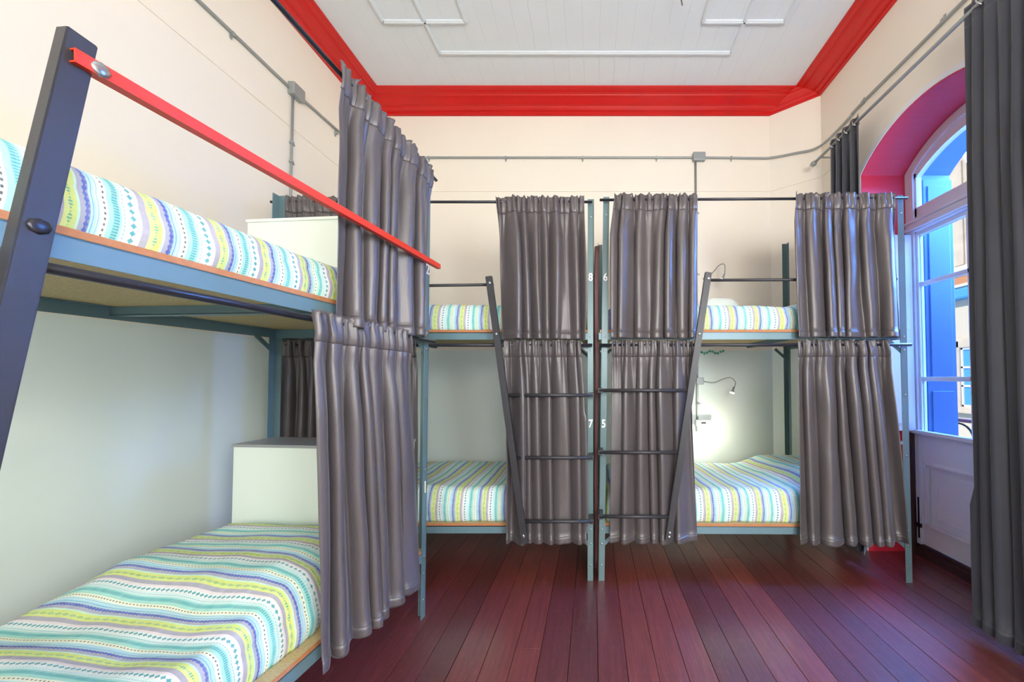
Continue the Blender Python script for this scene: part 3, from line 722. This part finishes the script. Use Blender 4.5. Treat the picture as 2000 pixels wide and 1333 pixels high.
lamp([(1.06, 3.33, 2.25), (1.12, 3.28, 2.28), (1.17, 3.2, 2.34), (1.20, 3.15, 2.33), (1.195, 3.13, 2.24)], (1.17, 3.12, 2.185), (-.35, -.1, -1), 'gooseneck reading lamp above the upper bunk marked 6')
# warm glow of the socket night light in the lower right bunk
light('socket_night_light', 'POINT', (1.06, 3.2, .80), (1, 3, 0), 2.6, (1, .93, .74)).data.shadow_soft_size = .03

# pillow at the far end of upper bunk 6 and towel in the gap
def pillow(c, sx, sy, sz, rot, label):
    b = B(); bmesh.ops.create_uvsphere(b, u_segments=32, v_segments=20, radius=1)
    for v_ in b.verts:
        x_, y_, z_ = v_.co; f = lambda t_: math.copysign(abs(t_)**.55, t_)
        e_ = (1-abs(x_)**4)*(1-abs(y_)**4)
        v_.co = Vector((f(x_)*sx, f(y_)*sy, z_*sz*(.55+.45*e_)+.01*noise.noise(Vector((x_*3, y_*3, z_)))))
        v_.co.rotate(rot); v_.co += Vector(c)
    tag(obj('pillow', b, 'box', None, True), label, 'pillow')
from mathutils import Euler
pillow((1.08, 2.93, 1.90), .15, .05, .07, Euler((radians(0), 0, 0)), 'pale cream pillow lying at the back of the upper bunk marked 6')
b = B()
n = 40
cols = []
for i in range(n+1):
    z = .04+(2.19-.04)*i/n; w_ = (.013+.006*z/2.2)*(1+.12*sin(z*5))
    c = .020+.006*z/2.2+.003*sin(z*6)
    cols.append([b.verts.new(p) for p in ((c-w_, 2.34+.008*sin(z*9), z), (c-w_*.2, 2.325, z), (c+w_*.5, 2.34+.006*sin(z*13), z), (c+w_, 2.33, z), (c+w_, 2.50, z), (c-w_, 2.50, z))])
for a, c in zip(cols, cols[1:]):
    for j in range(6): b.faces.new((a[j], a[(j+1) % 6], c[(j+1) % 6], c[j]))
b.faces.new(cols[0][::-1]); b.faces.new(cols[-1])
tag(obj('folded_cloth', b, 'brown', None, True), 'dark reddish-brown folded cloth standing in the gap between the two back bunks', 'cloth')
# small leaf sprig under the upper deck
lf = root('leaf_sprig', (1.10, 3.34, 1.56), 'small green leaf sprig stuck on the wall under the bunk marked 6', 'plant')
for i in range(9):
    x = 1.03+i*.026; z = 1.545-.012*sin(i*1.4)
    b = B(); v_ = [b.verts.new(p) for p in ((x, 3.345, z), (x+.014, 3.335, z+.012), (x+.03, 3.338, z-.002), (x+.014, 3.34, z-.016), (x+.015, 3.331, z-.001))]
    for q in ((0, 1, 4), (1, 2, 4), (2, 3, 4), (3, 0, 4)): b.faces.new([v_[j] for j in q])
    obj('leaf', b, 'green', lf)
# bare wires from the ceiling
wr_ = root('ceiling_wires', (.60, 2.33, 4.02), 'two short bare wires hanging from the white ceiling', 'wire')
for p in ([(.60, 2.33, 4.02), (.595, 2.33, 3.97), (.61, 2.345, 3.93), (.625, 2.365, 3.90)], [(.605, 2.33, 4.02), (.60, 2.335, 3.96), (.615, 2.34, 3.94), (.622, 2.34, 3.925)]):
    b = B(); tube(b, spline(p, 5), .004, 6); obj('wire', b, 'brown', wr_, True)
